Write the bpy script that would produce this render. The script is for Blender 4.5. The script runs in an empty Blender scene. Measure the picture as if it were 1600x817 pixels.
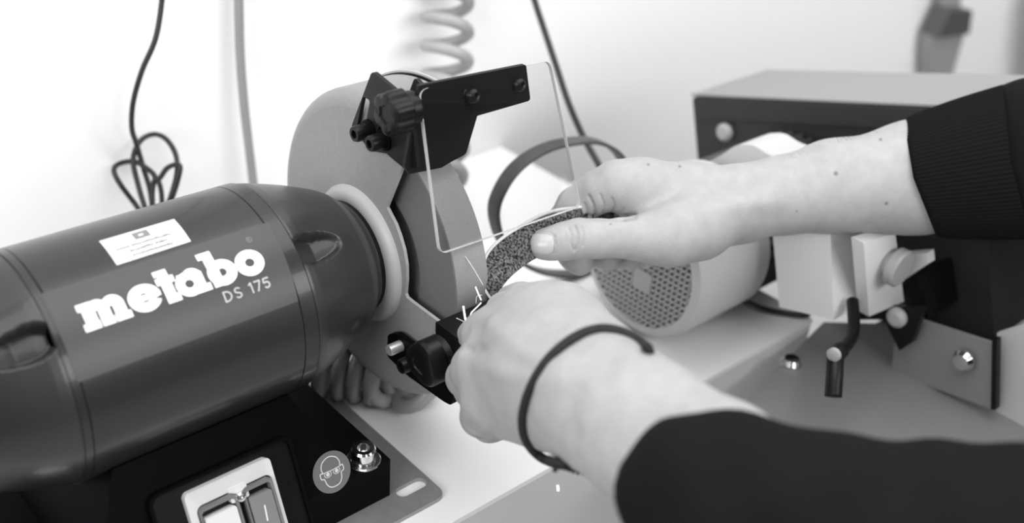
import bpy, bmesh, math, random
import numpy as np
from mathutils import Vector, Matrix
random.seed(7); rng = np.random.default_rng(7)
PI = math.pi
SC = bpy.context.scene
COL = SC.collection

# ------------------------------------------------------------------ camera
# metres; origin on the grinder's shaft at the near side of the wheel, X along the shaft, Z up
FOC = 1718.667
CAM = np.array([-.356, -.5032, .3661])
_pit, _yaw, _roll = [math.radians(a) for a in (31.05363, 46.19795, 4.57341)]
_v = np.array([math.cos(_yaw), math.sin(_yaw), 0.])
FW = _v*math.cos(_pit) + np.array([0, 0, -math.sin(_pit)])
_r = np.array([math.sin(_yaw), -math.cos(_yaw), 0.]); _u = np.cross(_r, FW)
RT = _r*math.cos(_roll) + _u*math.sin(_roll)
UP = -_r*math.sin(_roll) + _u*math.cos(_roll)
cd = bpy.data.cameras.new('camera'); cam = bpy.data.objects.new('camera', cd); COL.objects.link(cam)
cd.sensor_width = 36; cd.lens = FOC/1600*36; cd.clip_start = .01
cam.matrix_world = Matrix((( RT[0], UP[0], -FW[0], CAM[0]), (RT[1], UP[1], -FW[1], CAM[1]), (RT[2], UP[2], -FW[2], CAM[2]), (0, 0, 0, 1)))
cd.dof.use_dof = True; cd.dof.focus_distance = .665; cd.dof.aperture_fstop = 4.2
SC.camera = cam
# ------------------------------------------------------------------ light
SC.view_settings.view_transform = 'Standard'; SC.view_settings.look = 'None'
SC.view_settings.exposure = 0.07; SC.view_settings.gamma = 1; SC.view_settings.use_curve_mapping = False
w = bpy.data.worlds.new('world'); SC.world = w; w.use_nodes = True
w.node_tree.nodes['Background'].inputs[0].default_value = (1, 1, 1, 1)
w.node_tree.nodes['Background'].inputs[1].default_value = .12
def area(name, loc, target, sx, sy, power):
    l = bpy.data.lights.new(name, 'AREA'); l.shape = 'RECTANGLE'; l.size = sx; l.size_y = sy; l.energy = power
    o = bpy.data.objects.new(name, l); COL.objects.link(o); o.location = loc
    o.rotation_euler = (Vector(target)-Vector(loc)).to_track_quat('-Z', 'Y').to_euler(); return o
area('ceiling_lamp', (.55, -.15, 1.5), (.5, .0, 0), 3.2, 1.2, 43)
area('front_fill', (.55, -1.75, .85), (.45, 0, -.1), 1.9, .8, 28)  # unseen fill light added in front to brighten bench and sander
area('window_daylight', (-2.1, -.75, 1.0), (.1, 0, 0), 1.5, 1.0, 36)

# ------------------------------------------------------------------ helpers
def ray(x, y): return FW + RT*((x-800)/FOC) - UP*((y-408.5)/FOC)
def at(x, y, t): return CAM + t*ray(x, y)
def onp(x, y, ax, v):
    d = ray(x, y); return CAM + d*((v-CAM[ax])/d[ax])
def onX(x, y, v): return onp(x, y, 0, v)
def onY(x, y, v): return onp(x, y, 1, v)
def onZ(x, y, v): return onp(x, y, 2, v)

def mat(name, g, rough=.5, metal=0, bump=0, scale=200, spec=.5, mottle=0, coat=0, mscale=30, trans=0, emit=0, ior=1.45, sss=0):
    m = bpy.data.materials.new(name); m.use_nodes = True; nt = m.node_tree; b = nt.nodes['Principled BSDF']
    b.inputs['Base Color'].default_value = (g, g, g, 1); b.inputs['Roughness'].default_value = rough
    b.inputs['Metallic'].default_value = metal; b.inputs['Specular IOR Level'].default_value = spec
    b.inputs['Coat Weight'].default_value = coat; b.inputs['Transmission Weight'].default_value = trans; b.inputs['IOR'].default_value = ior
    if sss:
        b.inputs['Subsurface Weight'].default_value = sss; b.inputs['Subsurface Radius'].default_value = (.006, .006, .006); b.inputs['Subsurface Scale'].default_value = 1
    if emit:
        b.inputs['Emission Color'].default_value = (1, 1, 1, 1); b.inputs['Emission Strength'].default_value = emit
    tc = nt.nodes.new('ShaderNodeTexCoord')
    if bump:
        n = nt.nodes.new('ShaderNodeTexNoise'); n.inputs['Scale'].default_value = scale; n.inputs['Detail'].default_value = 4
        bp = nt.nodes.new('ShaderNodeBump'); bp.inputs['Strength'].default_value = bump; bp.inputs['Distance'].default_value = .0006
        nt.links.new(tc.outputs['Object'], n.inputs['Vector']); nt.links.new(n.outputs['Fac'], bp.inputs['Height']); nt.links.new(bp.outputs['Normal'], b.inputs['Normal'])
    if mottle:
        n = nt.nodes.new('ShaderNodeTexNoise'); n.inputs['Scale'].default_value = mscale; n.inputs['Detail'].default_value = 6
        r = nt.nodes.new('ShaderNodeMapRange'); r.inputs['From Min'].default_value = .3; r.inputs['From Max'].default_value = .7
        r.inputs['To Min'].default_value = g*(1-mottle); r.inputs['To Max'].default_value = g*(1+mottle)
        nt.links.new(tc.outputs['Object'], n.inputs['Vector']); nt.links.new(n.outputs['Fac'], r.inputs['Value']); nt.links.new(r.outputs['Result'], b.inputs['Base Color'])
    return m
M = dict(
 wall=mat('wall_paint', .88, .7, bump=.05, scale=60), bench=mat('bench_laminate', .84, .35, bump=.03, scale=90),
 floor=mat('floor_vinyl', .6, .5, mottle=.06), paint=mat('hammered_motor_paint', .022, .28, bump=.05, scale=500, spec=.4, coat=.2, mottle=.06, mscale=400),
 bell=mat('motor_end_paint', .028, .34, bump=.06, scale=600, coat=.15), satin=mat('satin_black_bracket', .007, .45, bump=.05, scale=700, spec=.3), blackp=mat('black_plastic', .005, .36, spec=.28), blackm=mat('black_powder_coat', .003, .5, bump=.05, scale=700, spec=.06),
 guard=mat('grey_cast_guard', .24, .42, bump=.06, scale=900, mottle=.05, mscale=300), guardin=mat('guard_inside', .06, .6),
 guardedge=mat('cut_edge_highlight', .42, .35), collar=mat('light_collar', .40, .4), wheel=mat('grinding_wheel_grit', .13, .85, bump=.5, scale=1600, mottle=.12, mscale=1500),
 tread=mat('grinding_wheel_tread', .24, .85, bump=.5, scale=1600, mottle=.1, mscale=1500),
 plate=mat('galvanised_plate', .33, .42, metal=.55, bump=.06, scale=400, mottle=.07, mscale=120), chrome=mat('polished_steel', .75, .14, metal=1), zinc=mat('zinc_pin', .55, .35, metal=.6),
 print=mat('white_print', .86, .5), label=mat('nameplate_film', .046, .42), paper=mat('label_paper', .66, .6), ink=mat('grey_ink', .2, .6), inkf=mat('faint_ink', .2, .6), smark=mat('sticker_grey', .16, .5),
 white=mat('white_plastic', .72, .4), frost=mat('smoky_cover', .2, .25), btn=mat('grey_button', .22, .4), button_w=mat('white_button', .75, .35),
 acrylic=None, leather=None, ledge=mat('leather_edge', .62, .5, bump=.2, scale=900), skin=None, nail=mat('finger_nail', .42, .35, coat=.3),
 knit=mat('black_knit', .005, .9, bump=.6, scale=1500, spec=.12), fleece=mat('black_fleece', .008, .95, bump=.5, scale=900, spec=.08), cord=mat('braided_cord', .008, .7),
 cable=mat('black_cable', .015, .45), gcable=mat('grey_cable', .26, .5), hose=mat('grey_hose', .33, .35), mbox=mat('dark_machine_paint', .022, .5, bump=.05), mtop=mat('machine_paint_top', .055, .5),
 cowl=mat('light_machine_paint', .52, .5), grille=mat('cowl_recess', .12, .6), fins_shaded=mat('motor_fins_shaded', .05, .5), stand=mat('grey_stand_paint', .21, .45), cabinet=mat('cabinet_shaded', .62, .5), top_sheen=mat('painted_top_sheen', .26, .5), dstrap=mat('dark_leather_strap', .06, .5, mottle=.3, mscale=60),
 gbtn=mat('round_button', .33, .5), hang=mat('dark_hanging_tool', .07, .6), spark=mat('spark', 1, emit=.9), thread=mat('bright_thread', .6, .5), pipe=mat('grey_duct', .3, .5), hair=mat('arm_hair', .03, .6))
m = bpy.data.materials.new('clear_acrylic'); m.use_nodes = True; nt = m.node_tree; nt.nodes.clear()
o_ = nt.nodes.new('ShaderNodeOutputMaterial'); mx = nt.nodes.new('ShaderNodeMixShader'); tr = nt.nodes.new('ShaderNodeBsdfTransparent'); gl = nt.nodes.new('ShaderNodeBsdfGlossy'); fr = nt.nodes.new('ShaderNodeFresnel')
tr.inputs[0].default_value = (.985, .985, .985, 1); gl.inputs['Roughness'].default_value = .03; fr.inputs[0].default_value = 1.45
lw = nt.nodes.new('ShaderNodeLayerWeight'); lw.inputs[0].default_value = .25; mm_ = nt.nodes.new('ShaderNodeMath'); mm_.operation = 'MULTIPLY_ADD'; mm_.inputs[1].default_value = .4; mm_.inputs[2].default_value = .02; nt.links.new(lw.outputs['Fresnel'], mm_.inputs[0]); nt.links.new(mm_.outputs[0], mx.inputs[0]); nt.links.new(tr.outputs[0], mx.inputs[1]); nt.links.new(gl.outputs[0], mx.inputs[2]); nt.links.new(mx.outputs[0], o_.inputs[0]); M['acrylic'] = m
M['acredge'] = mat('acrylic_edge', .6, .25, trans=.25)
# rough flesh side of the leather
m = mat('rough_leather', .12, .95, spec=.2); nt = m.node_tree; b = nt.nodes['Principled BSDF']; tc = nt.nodes.new('ShaderNodeTexCoord')
vo = nt.nodes.new('ShaderNodeTexNoise'); vo.inputs['Scale'].default_value = 620; vo.inputs['Detail'].default_value = 3
r_ = nt.nodes.new('ShaderNodeMapRange'); r_.inputs['From Min'].default_value = .38; r_.inputs['From Max'].default_value = .62; r_.inputs['To Min'].default_value = .01; r_.inputs['To Max'].default_value = .16
bp = nt.nodes.new('ShaderNodeBump'); bp.inputs['Strength'].default_value = 1; bp.inputs['Distance'].default_value = .0008
nt.links.new(tc.outputs['Object'], vo.inputs['Vector']); nt.links.new(vo.outputs['Fac'], r_.inputs['Value']); nt.links.new(r_.outputs[0], b.inputs['Base Color']); nt.links.new(vo.outputs['Fac'], bp.inputs['Height']); nt.links.new(bp.outputs[0], b.inputs['Normal']); M['leather'] = m
# skin: fine noise relief, moles from a vertex attribute
m = mat('skin', .50, .5, bump=.5, scale=1300, spec=.35, sss=.12); nt = m.node_tree; b = nt.nodes['Principled BSDF']
at_ = nt.nodes.new('ShaderNodeAttribute'); at_.attribute_name = 'mole'; n_ = nt.nodes.new('ShaderNodeTexNoise'); n_.inputs['Scale'].default_value = 110; n_.inputs['Detail'].default_value = 8
tc = nt.nodes.new('ShaderNodeTexCoord'); nt.links.new(tc.outputs['Object'], n_.inputs['Vector'])
r_ = nt.nodes.new('ShaderNodeMapRange'); r_.inputs['From Min'].default_value = .3; r_.inputs['From Max'].default_value = .7; r_.inputs['To Min'].default_value = .325; r_.inputs['To Max'].default_value = .37
mx = nt.nodes.new('ShaderNodeMix'); mx.data_type = 'FLOAT'; mx.inputs[3].default_value = .12
nt.links.new(n_.outputs['Fac'], r_.inputs['Value']); nt.links.new(at_.outputs['Fac'], mx.inputs[0]); nt.links.new(r_.outputs[0], mx.inputs[2]); nt.links.new(mx.outputs[0], b.inputs['Base Color']); M['skin'] = m

def empty(name, loc, label=None, cat=None, group=None):
    o = bpy.data.objects.new(name, None); COL.objects.link(o); o.location = loc; o.empty_display_size = .02
    if label: o['label'] = label; o['category'] = cat
    if group: o['group'] = group
    return o
def tag(o, label, cat, group=None):
    o['label'] = label; o['category'] = cat
    if group: o['group'] = group
    return o
bpy.context.view_layer.update()
def mesh(name, V, F, m, parent=None, smooth=False, label=None, mats=None, fm=None):
    """vertices are world coordinates; the object is placed at their base centre"""
    V = np.asarray(V, float)
    c = (V.min(0)+V.max(0))/2; c[2] = V[:, 2].min()
    me = bpy.data.meshes.new(name); me.from_pydata((V-c).tolist(), [], [list(map(int, f)) for f in F]); me.update()
    me.materials.append(m)
    if mats:
        for q in mats: me.materials.append(q)
        me.polygons.foreach_set('material_index', fm)
    if smooth: me.polygons.foreach_set('use_smooth', [True]*len(me.polygons))
    o = bpy.data.objects.new(name, me); COL.objects.link(o)
    off = np.zeros(3); p = parent
    while p is not None: off += np.array(p.location); p = p.parent
    o.parent = parent; o.location = Vector(c-off)
    if label: o['label'] = label
    return o
def frombm(bm, name, m, parent=None, smooth=False, label=None, bev=0, seg=2, sharp=35):
    if bev:
        bmesh.ops.bevel(bm, geom=[e for e in bm.edges if e.is_manifold and e.calc_face_angle(0) > .5], offset=bev, segments=seg, profile=.6, affect='EDGES', clamp_overlap=True)
    bmesh.ops.recalc_face_normals(bm, faces=bm.faces); bm.verts.ensure_lookup_table()
    V = [v.co[:] for v in bm.verts]; F = [[v.index for v in f.verts] for f in bm.faces]
    bm.verts.index_update(); F = [[v.index for v in f.verts] for f in bm.faces]; bm.free()
    o = mesh(name, V, F, m, parent, smooth, label)
    if smooth or bev:
        o.data.polygons.foreach_set('use_smooth', [True]*len(o.data.polygons)); o.data.set_sharp_from_angle(angle=math.radians(sharp))
    return o
def prism_bm(P, d, bm=None, holes=()):
    """P: 3-D outline points (coplanar), extruded by vector d"""
    bm = bm or bmesh.new(); P = [Vector(p) for p in P]; d = Vector(d)
    if not holes:
        a = [bm.verts.new(p) for p in P]; b = [bm.verts.new(p+d) for p in P]; bm.faces.new(a); bm.faces.new(b[::-1]); n = len(P)
        for i in range(n): bm.faces.new([a[i], b[i], b[(i+1) % n], a[(i+1) % n]])
        return bm
    for s in (Vector((0, 0, 0)), d):
        es = []
        for L in [P]+[[Vector(q) for q in h] for h in holes]:
            vs = [bm.verts.new(p+s) for p in L]; es += [bm.edges.new((vs[i], vs[(i+1) % len(vs)])) for i in range(len(vs))]
        bmesh.ops.triangle_fill(bm, use_beauty=True, edges=es, normal=d.normalized())
    for L in [P]+[[Vector(q) for q in h] for h in holes]:
        a = [bm.verts.new(p) for p in L]; b = [bm.verts.new(p+d) for p in L]; n = len(L)
        for i in range(n): bm.faces.new([a[i], b[i], b[(i+1) % n], a[(i+1) % n]])
    bmesh.ops.remove_doubles(bm, verts=bm.verts, dist=1e-6)
    return bm
def prism(P, d, name, m, parent=None, bev=0, seg=2, label=None, holes=()):
    return frombm(prism_bm(P, d, None, holes), name, m, parent, label=label, bev=bev, seg=seg)
def box(a, b, name, m, parent=None, bev=0, label=None, seg=2):
    (x0, y0, z0), (x1, y1, z1) = a, b
    return prism([(x0, y0, z0), (x1, y0, z0), (x1, y1, z0), (x0, y1, z0)], (0, 0, z1-z0), name, m, parent, bev, seg, label)
def basis(ax):
    ax = Vector(ax).normalized(); t = Vector((0, 0, 1)) if abs(ax.z) < .9 else Vector((0, 1, 0))
    u = ax.cross(t).normalized(); return ax, u, ax.cross(u).normalized()
def lathe(c, ax, prof, name, m, parent=None, n=48, smooth=True, a0=0, a1=2*PI, label=None, u=None, v=None, rf=None, bm=None, sharp=35):
    """prof: (distance along axis, radius) pairs"""
    A, U, W = basis(ax)
    if u is not None: U, W = Vector(u), Vector(v)
    c = Vector(c); full = abs(a1-a0-2*PI) < 1e-6; own = bm is None; bm = bm or bmesh.new(); rings = []
    k = n if full else n+1
    for (h, r) in prof:
        if r < 1e-7: rings.append([bm.verts.new(c+A*h)]); continue
        R = []
        for i in range(k):
            t = a0+(a1-a0)*i/n; rr = r*(rf(t, h) if rf else 1); R.append(bm.verts.new(c+A*h+(U*math.cos(t)+W*math.sin(t))*rr))
        rings.append(R)
    for p, q in zip(rings, rings[1:]):
        for i in range(n):
            j = (i+1) % k
            if len(p) == 1 and len(q) == 1: continue
            if len(p) == 1: bm.faces.new([p[0], q[i], q[j]])
            elif len(q) == 1: bm.faces.new([p[i], q[0], p[j]])
            else: bm.faces.new([p[i], q[i], q[j], p[j]])
    if not own: return bm
    return frombm(bm, name, m, parent, smooth, label, sharp=sharp)
def smoothpath(P, n=8, closed=False):
    P = [np.asarray(p, float) for p in P]; out = []; N = len(P)
    for i in range(N if closed else N-1):
        g = (lambda k: P[k % N]) if closed else (lambda k: P[min(max(k, 0), N-1)])
        p0, p1, p2, p3 = g(i-1), g(i), g(i+1), g(i+2)
        for j in range(n):
            t = j/n; out.append(.5*((2*p1)+(-p0+p2)*t+(2*p0-5*p1+4*p2-p3)*t*t+(-p0+3*p1-3*p2+p3)*t**3))
    if not closed: out.append(P[-1])
    return out
def tube(P, r, name, m, parent=None, n=8, closed=False, sub=8, label=None, flat=None, cap=True):
    Q = smoothpath(P, sub, closed) if sub else [np.asarray(p, float) for p in P]
    N = len(Q); V = []; F = []; prev = None
    for i, q in enumerate(Q):
        a = Q[(i-1) % N] if closed else Q[max(i-1, 0)]; b = Q[(i+1) % N] if closed else Q[min(i+1, N-1)]
        t = b-a; t = t/(np.linalg.norm(t)+1e-12)
        if prev is None:
            prev = np.cross(t, [0, 0, 1.]);
            if np.linalg.norm(prev) < .1: prev = np.cross(t, [0, 1., 0])
        if flat is not None: prev = np.asarray(flat[0], float)
        u = prev-t*(prev@t); u /= np.linalg.norm(u); prev = u; v = np.cross(t, u)
        rr = r(i/(N-1)) if callable(r) else r
        for k in range(n):
            th = 2*PI*k/n
            if flat is None: V.append(q+(u*math.cos(th)+v*math.sin(th))*rr)
            else:
                cx, sy = math.cos(th), math.sin(th); s = lambda z: math.copysign(abs(z)**.35, z)
                V.append(q+u*s(cx)*flat[1]+v*s(sy)*flat[2])
    for i in range(N if closed else N-1):
        j = (i+1) % N
        for k in range(n): F.append([i*n+k, i*n+(k+1) % n, j*n+(k+1) % n, j*n+k])
    if not closed and cap: F.append(list(range(n))[::-1]); F.append([(N-1)*n+k for k in range(n)])
    return mesh(name, V, F, m, parent, True, label)
def rise(p, k=0): return [p+np.array([k*h, 0, h]) for h in (.8, .5, .25, .1, .035)]
def rrect(w, h, r, n=5):
    o = []
    for cx, cy, a in ((w/2-r, h/2-r, 0), (-w/2+r, h/2-r, 90), (-w/2+r, -h/2+r, 180), (w/2-r, -h/2+r, 270)):
        for i in range(n+1): t = math.radians(a+90*i/n); o.append((cx+r*math.cos(t), cy+r*math.sin(t)))
    return o
def roundpoly(P, r, n=4):
    P = [np.asarray(p, float) for p in P]; out = []; N = len(P)
    for i in range(N):
        rr = r[i] if isinstance(r, (list, tuple)) else r
        a, b, c = P[i-1], P[i], P[(i+1) % N]
        u = a-b; v = c-b; lu, lv = np.linalg.norm(u), np.linalg.norm(v); k = min(rr, lu*.48, lv*.48)
        if k <= 0: out.append(b); continue
        p, q = b+u/lu*k, b+v/lv*k
        for j in range(n+1):
            t = j/n; out.append((1-t)**2*p+2*t*(1-t)*b+t*t*q)
    return out
def cap_screw(c, ax, r, L, name, parent, m, washer=0, label=None):
    """socket head screw whose head points along ax, c is the underside of the head"""
    s = r*.52
    o = lathe(c, ax, [(0, 0), (0, r*.95), (L*.08, r), (L*.85, r), (L, r*.88), (L, s), (L*.35, s*.95), (L*.3, 0)], name, m, parent, n=36, label=label, sharp=25)
    if washer: lathe(Vector(c)-Vector(ax).normalized()*.0004, ax, [(-.0012, r*.4), (-.0012, washer), (.0002, washer), (.0008, washer*.93), (.0008, r*.4)], 'washer', m, o, n=36)
    return o
def star_knob(c, ax, R, L, name, parent, m, lobes=6, stem=.4, phase=0):
    f = lambda t, h: (1-.16*(.5+.5*math.cos(lobes*t+phase))**1.5) if h > L*.3 else 1
    o = lathe(c, ax, [(0, R*stem*1.2), (L*.1, R*stem*1.25), (L*.3, R*stem*1.1), (L*.34, R*.9), (L*.4, R), (L*.85, R), (L*.96, R*.92), (L, R*.8), (L, R*.45), (L*.95, R*.42), (L*.95, 0)], name, m, parent, n=72, rf=f, sharp=30)
    return o

# ------------------------------------------------------------------ implicit surfaces for bodies
def px3(x, y, t): return np.array([(x-800)/FOC*t, -(y-408.5)/FOC*t, t])
def c2w(V): return CAM + V[:, :1]*RT + V[:, 1:2]*UP + V[:, 2:3]*FW
def smin(a, b, k):
    if k <= 0: return np.minimum(a, b)
    h = np.clip(.5+.5*(b-a)/k, 0, 1); return b*(1-h)+a*h-k*h*(1-h)
def cone_d(P, a, b, ra, rb):
    ba = b-a; L = ba@ba
    h = np.clip(((P-a)@ba)/max(L, 1e-12), 0, 1); d = P-a-h[..., None]*ba
    return np.sqrt((d*d).sum(-1))-(ra+(rb-ra)*h)
class Blob:
    """groups of round cones; smooth inside a group, groups joined with their own k; px coordinates + depth"""
    def __init__(s): s.g = []
    def group(s, k, kin, chains):
        L = []
        for ch in chains:
            pts = [(px3(x, y, t), R*t/FOC) for x, y, t, R in ch]
            if len(pts) == 1: pts = pts*2
            for (a, ra), (b, rb) in zip(pts, pts[1:]): L.append((a, b, ra, rb))
        s.g.append((k, kin, L)); return s
    def val(s, P):
        F = None
        for k, kin, L in s.g:
            G = None
            for pr in L:
                d = cone_d(P, *pr); G = d if G is None else smin(G, d, kin)
            F = G if F is None else smin(F, G, k)
        return F
    def grid(s, h, pad=.004):
        lo = np.min([np.minimum(a-ra, b-rb) for _, _, L in s.g for a, b, ra, rb in L], 0)-pad-.004
        hi = np.max([np.maximum(a+ra, b+rb) for _, _, L in s.g for a, b, ra, rb in L], 0)+pad+.004
        n = np.ceil((hi-lo)/h).astype(int)+1; BIG = np.float32(1)
        ax = [lo[i]+h*np.arange(n[i]) for i in range(3)]; F = np.full(n, BIG, np.float32)
        for k, kin, L in s.g:
            G = np.full(n, BIG, np.float32)
            for a, b, ra, rb in L:
                m_ = max(k, kin)+3*h; l = np.minimum(a-ra, b-rb)-m_; u = np.maximum(a+ra, b+rb)+m_
                sl = tuple(slice(max(int((l[i]-lo[i])/h), 0), min(int((u[i]-lo[i])/h)+2, n[i])) for i in range(3))
                P = np.stack(np.meshgrid(*[ax[i][sl[i]] for i in range(3)], indexing='ij'), -1)
                G[sl] = smin(G[sl], cone_d(P, a, b, ra, rb), kin)
            F = smin(F, G, k).astype(np.float32)
        return F, lo, h
    def surf(s, h, clip=None):
        F, lo, h = s.grid(h)
        if clip is not None:
            n = F.shape; P = np.stack(np.meshgrid(*[lo[i]+h*np.arange(n[i]) for i in range(3)], indexing='ij'), -1); F = clip(F, P)
        return surfnet(F, lo, h)
    def hit(s, x, y, t0=.3, t1=1.2):
        d = px3(x, y, 1.); t = t0
        for _ in range(80):
            v = float(s.val((d*t)[None])[0])
            if v < 1e-5: return t
            t += v/np.linalg.norm(d)*.9
            if t > t1: return None
        return t
def surfnet(F, lo, h):
    S = F < 0; n = np.array(F.shape)-1
    c = [(i, j, k) for i in (0, 1) for j in (0, 1) for k in (0, 1)]
    sl = lambda o: tuple(slice(o[i], o[i]+n[i]) for i in range(3))
    cnt = sum(S[sl(o)].astype(np.int8) for o in c); act = (cnt > 0) & (cnt < 8)
    I = np.argwhere(act); idx = -np.ones(n, np.int64); idx[act] = np.arange(len(I))
    acc = np.zeros((len(I), 3)); num = np.zeros(len(I))
    for a in c:
        for ax in range(3):
            if a[ax]: continue
            b = list(a); b[ax] = 1
            fa = F[tuple((I+a).T)]; fb = F[tuple((I+b).T)]; m_ = (fa < 0) != (fb < 0)
            t = np.where(m_, fa/np.where(m_, fa-fb, 1), 0)
            p = np.array(a)[None]+np.zeros((len(I), 3)); p[:, ax] = t; acc += p*m_[:, None]; num += m_
    V = lo+h*(I+acc/num[:, None]); Q = []
    for ax in range(3):
        o1, o2 = [(1, 2), (2, 0), (0, 1)][ax]
        s0 = [slice(1, n[i]) for i in range(3)]; s0[ax] = slice(0, n[ax]); s1 = list(s0); s1[ax] = slice(1, n[ax]+1)
        A, B = S[tuple(s0)], S[tuple(s1)]; E = np.argwhere(A != B)
        off = np.array([1, 1, 1]); off[ax] = 0; E = E+off; fl = S[tuple(E.T)]
        e1 = np.eye(3, dtype=int)[o1]; e2 = np.eye(3, dtype=int)[o2]
        q = np.stack([idx[tuple((E-e1-e2).T)], idx[tuple((E-e2).T)], idx[tuple(E.T)], idx[tuple((E-e1).T)]], 1)
        q[~fl] = q[~fl][:, ::-1]; Q.append(q)
    return V, np.concatenate(Q)
def relax(V, Q, it=2, lam=.5):
    for _ in range(it):
        S = np.zeros_like(V); c = np.zeros(len(V))
        for a, b in ((0, 1), (1, 2), (2, 3), (3, 0)):
            for p, q in ((a, b), (b, a)):
                for k in range(3): S[:, k] += np.bincount(Q[:, p], V[Q[:, q], k], len(V))
                c += np.bincount(Q[:, p], minlength=len(V))
        V = V*(1-lam)+lam*S/np.maximum(c, 1)[:, None]
    return V
def normals(V, Q):
    n = np.cross(V[Q[:, 2]]-V[Q[:, 0]], V[Q[:, 3]]-V[Q[:, 1]]); N = np.zeros_like(V)
    for j in range(4):
        for k in range(3): N[:, k] += np.bincount(Q[:, j], n[:, k], len(V))
    return N/np.maximum(np.linalg.norm(N, axis=1), 1e-12)[:, None]
def vpx(V): return np.stack([800+FOC*V[:, 0]/V[:, 2], 408.5-FOC*V[:, 1]/V[:, 2]], 1)
def polyd(P, L):
    d = np.full(len(P), 1e9)
    for a, b in zip(L, L[1:]):
        a, b = np.array(a, float), np.array(b, float); h = np.clip(((P-a)@(b-a))/max((b-a)@(b-a), 1e-9), 0, 1)
        d = np.minimum(d, np.linalg.norm(P-a-h[:, None]*(b-a), axis=1))
    return d

# ================================================================== the room
BZ = -.1335                     # bench top
def struct(o): o['kind'] = 'structure'; return o
struct(box((-2.2, .28, -1.05), (3.2, .36, 1.6), 'wall_back', M['wall']))
struct(box((-2.2, -2.5, -1.12), (3.2, .28, -1.05), 'floor', M['floor']))
bench = empty('workbench', (.0, .08, -1.05), 'white workbench that the grinder is bolted to, against the white wall', 'workbench')
box((-1.3, -.1205, BZ-.004), (.365, .279, BZ), 'worktop', M['bench'], bench, bev=.0006)
box((-1.3, -.1200, -1.05), (.364, -.100, BZ-.004), 'cabinet_front', M['cabinet'], bench, label='bench front in light grey, its dimmer light painted in')  # greyer than the worktop: the weaker light here is put into the colour
box((.344, -.100, -1.05), (.364, .279, BZ-.004), 'cabinet_side', M['cabinet'], bench)
box((-1.3, -.100, -1.05), (-1.28, .279, BZ-.004), 'cabinet_side', M['cabinet'], bench)

# ================================================================== bench grinder
G = empty('bench_grinder', (-.149, 0, BZ), 'dark grey bench grinder with a white brand name across its motor', 'grinder')
R0, XL, XR = .0655, -.2180, -.0807
# motor body with fine seams
lathe((0, 0, 0), (1, 0, 0), [(XL, R0-.004), (XL, R0), (XL+.004, R0), (XL+.0044, R0-.0007), (XL+.005, R0), (XR-.0105, R0), (XR-.0100, R0-.0007), (XR-.0095, R0), (XR-.001, R0), (XR, R0-.0012), (XR, R0-.004)], 'motor_housing', M['paint'], G, n=128)
def bell(sgn, x0):
    """end bell with teardrop vents pressed in"""
    prof = [(0, .0645), (.0015, .0645), (.006, .0636), (.012, .0618), (.020, .0594), (.028, .0567), (.036, .0536), (.043, .0507), (.049, .0478), (.0535, .0449), (.057, .0415), (.060, .0385), (.0625, .0375)]
    A = Vector((sgn, 0, 0)); N = 420; V = []; F = []; nx = 100; hs = np.linspace(0, .0625, nx+1); rs = np.interp(hs, [p[0] for p in prof], [p[1] for p in prof])
    vents = [math.radians(a) for a in (45, -45, 135, -135, 0, 180)] if True else []
    for i in range(nx+1):
        for j in range(N):
            a = 2*PI*j/N; r = rs[i]; dep = 0
            for va in (math.radians(47), math.radians(167), math.radians(-73)):
                da = (a-va+PI) % (2*PI)-PI
                e = ((hs[i]-.010)/.024)**2 if hs[i] > .010 else ((hs[i]-.010)/.013)**2
                q = e+(da*.055/.0085)**2
                if q < 1: dep = max(dep, (.0115 if hs[i] < .016 else .0115*max(0, 1-(hs[i]-.016)/.020))*min(1, (1-q)*3.5))
            r -= max(dep, 0)
            V.append((x0+sgn*hs[i], -math.cos(a)*r, math.sin(a)*r))
    for i in range(nx):
        for j in range(N):
            q = [i*N+j, i*N+(j+1) % N, (i+1)*N+(j+1) % N, (i+1)*N+j]; F.append(q if sgn < 0 else q[::-1])
    F.append([nx*N+j for j in range(N)]); 
    return mesh('end_bell', V, F, M['bell'], G, True)
bell(1, XR); bell(-1, XL)
lathe((0, 0, 0), (1, 0, 0), [(XR+.060, .0374), (XR+.0615, .0371), (-.0135, .0366), (-.0125, .030)], 'shaft_collar', M['blackp'], G, n=96)
lathe((0, 0, 0), (1, 0, 0), [(XL-.060, .0374), (XL-.0615, .0371), (-.2852, .0366), (-.2860, .030)], 'shaft_collar', M['blackp'], G, n=96)
lathe((0, 0, 0), (1, 0, 0), [(-.0148, .0355), (-.0150, .0370), (-.0142, .0415), (-.0125, .0445), (-.0098, .0458), (-.0090, .0463)], 'guard_collar', M['collar'], G, n=96, label='pale grey ring where the guard meets the motor')
def cylpt(x, ang, off=.0):
    a = math.radians(ang); r = R0+off; return (x, -math.cos(a)*r, math.sin(a)*r)
def cylpatch(poly, name, m, parent, off, n=14, label=None, thick=.0003):
    """quad given by 4 (x, angle) corners mapped on the motor"""
    V = []; F = []; (a, b, c, d) = poly
    for s in (0, 1):
        for i in range(n+1):
            for j in range(n+1):
                u, v = i/n, j/n
                q = [(1-v)*((1-u)*a[k]+u*b[k])+v*((1-u)*d[k]+u*c[k]) for k in (0, 1)]
                V.append(cylpt(q[0], q[1], off-(thick if s else 0)))
    K = (n+1)**2
    for i in range(n):
        for j in range(n):
            p = i*(n+1)+j; F.append([p, p+n+1, p+n+2, p+1])
    return mesh(name, V[:K], F, m, parent, True, label)
npl = cylpatch([(-.2149, 66.3), (-.0885, 66.3), (-.0912, 24), (-.2149, 24)], 'nameplate', M['label'], G, .00025, label='slightly paler nameplate film behind the lettering')
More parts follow.
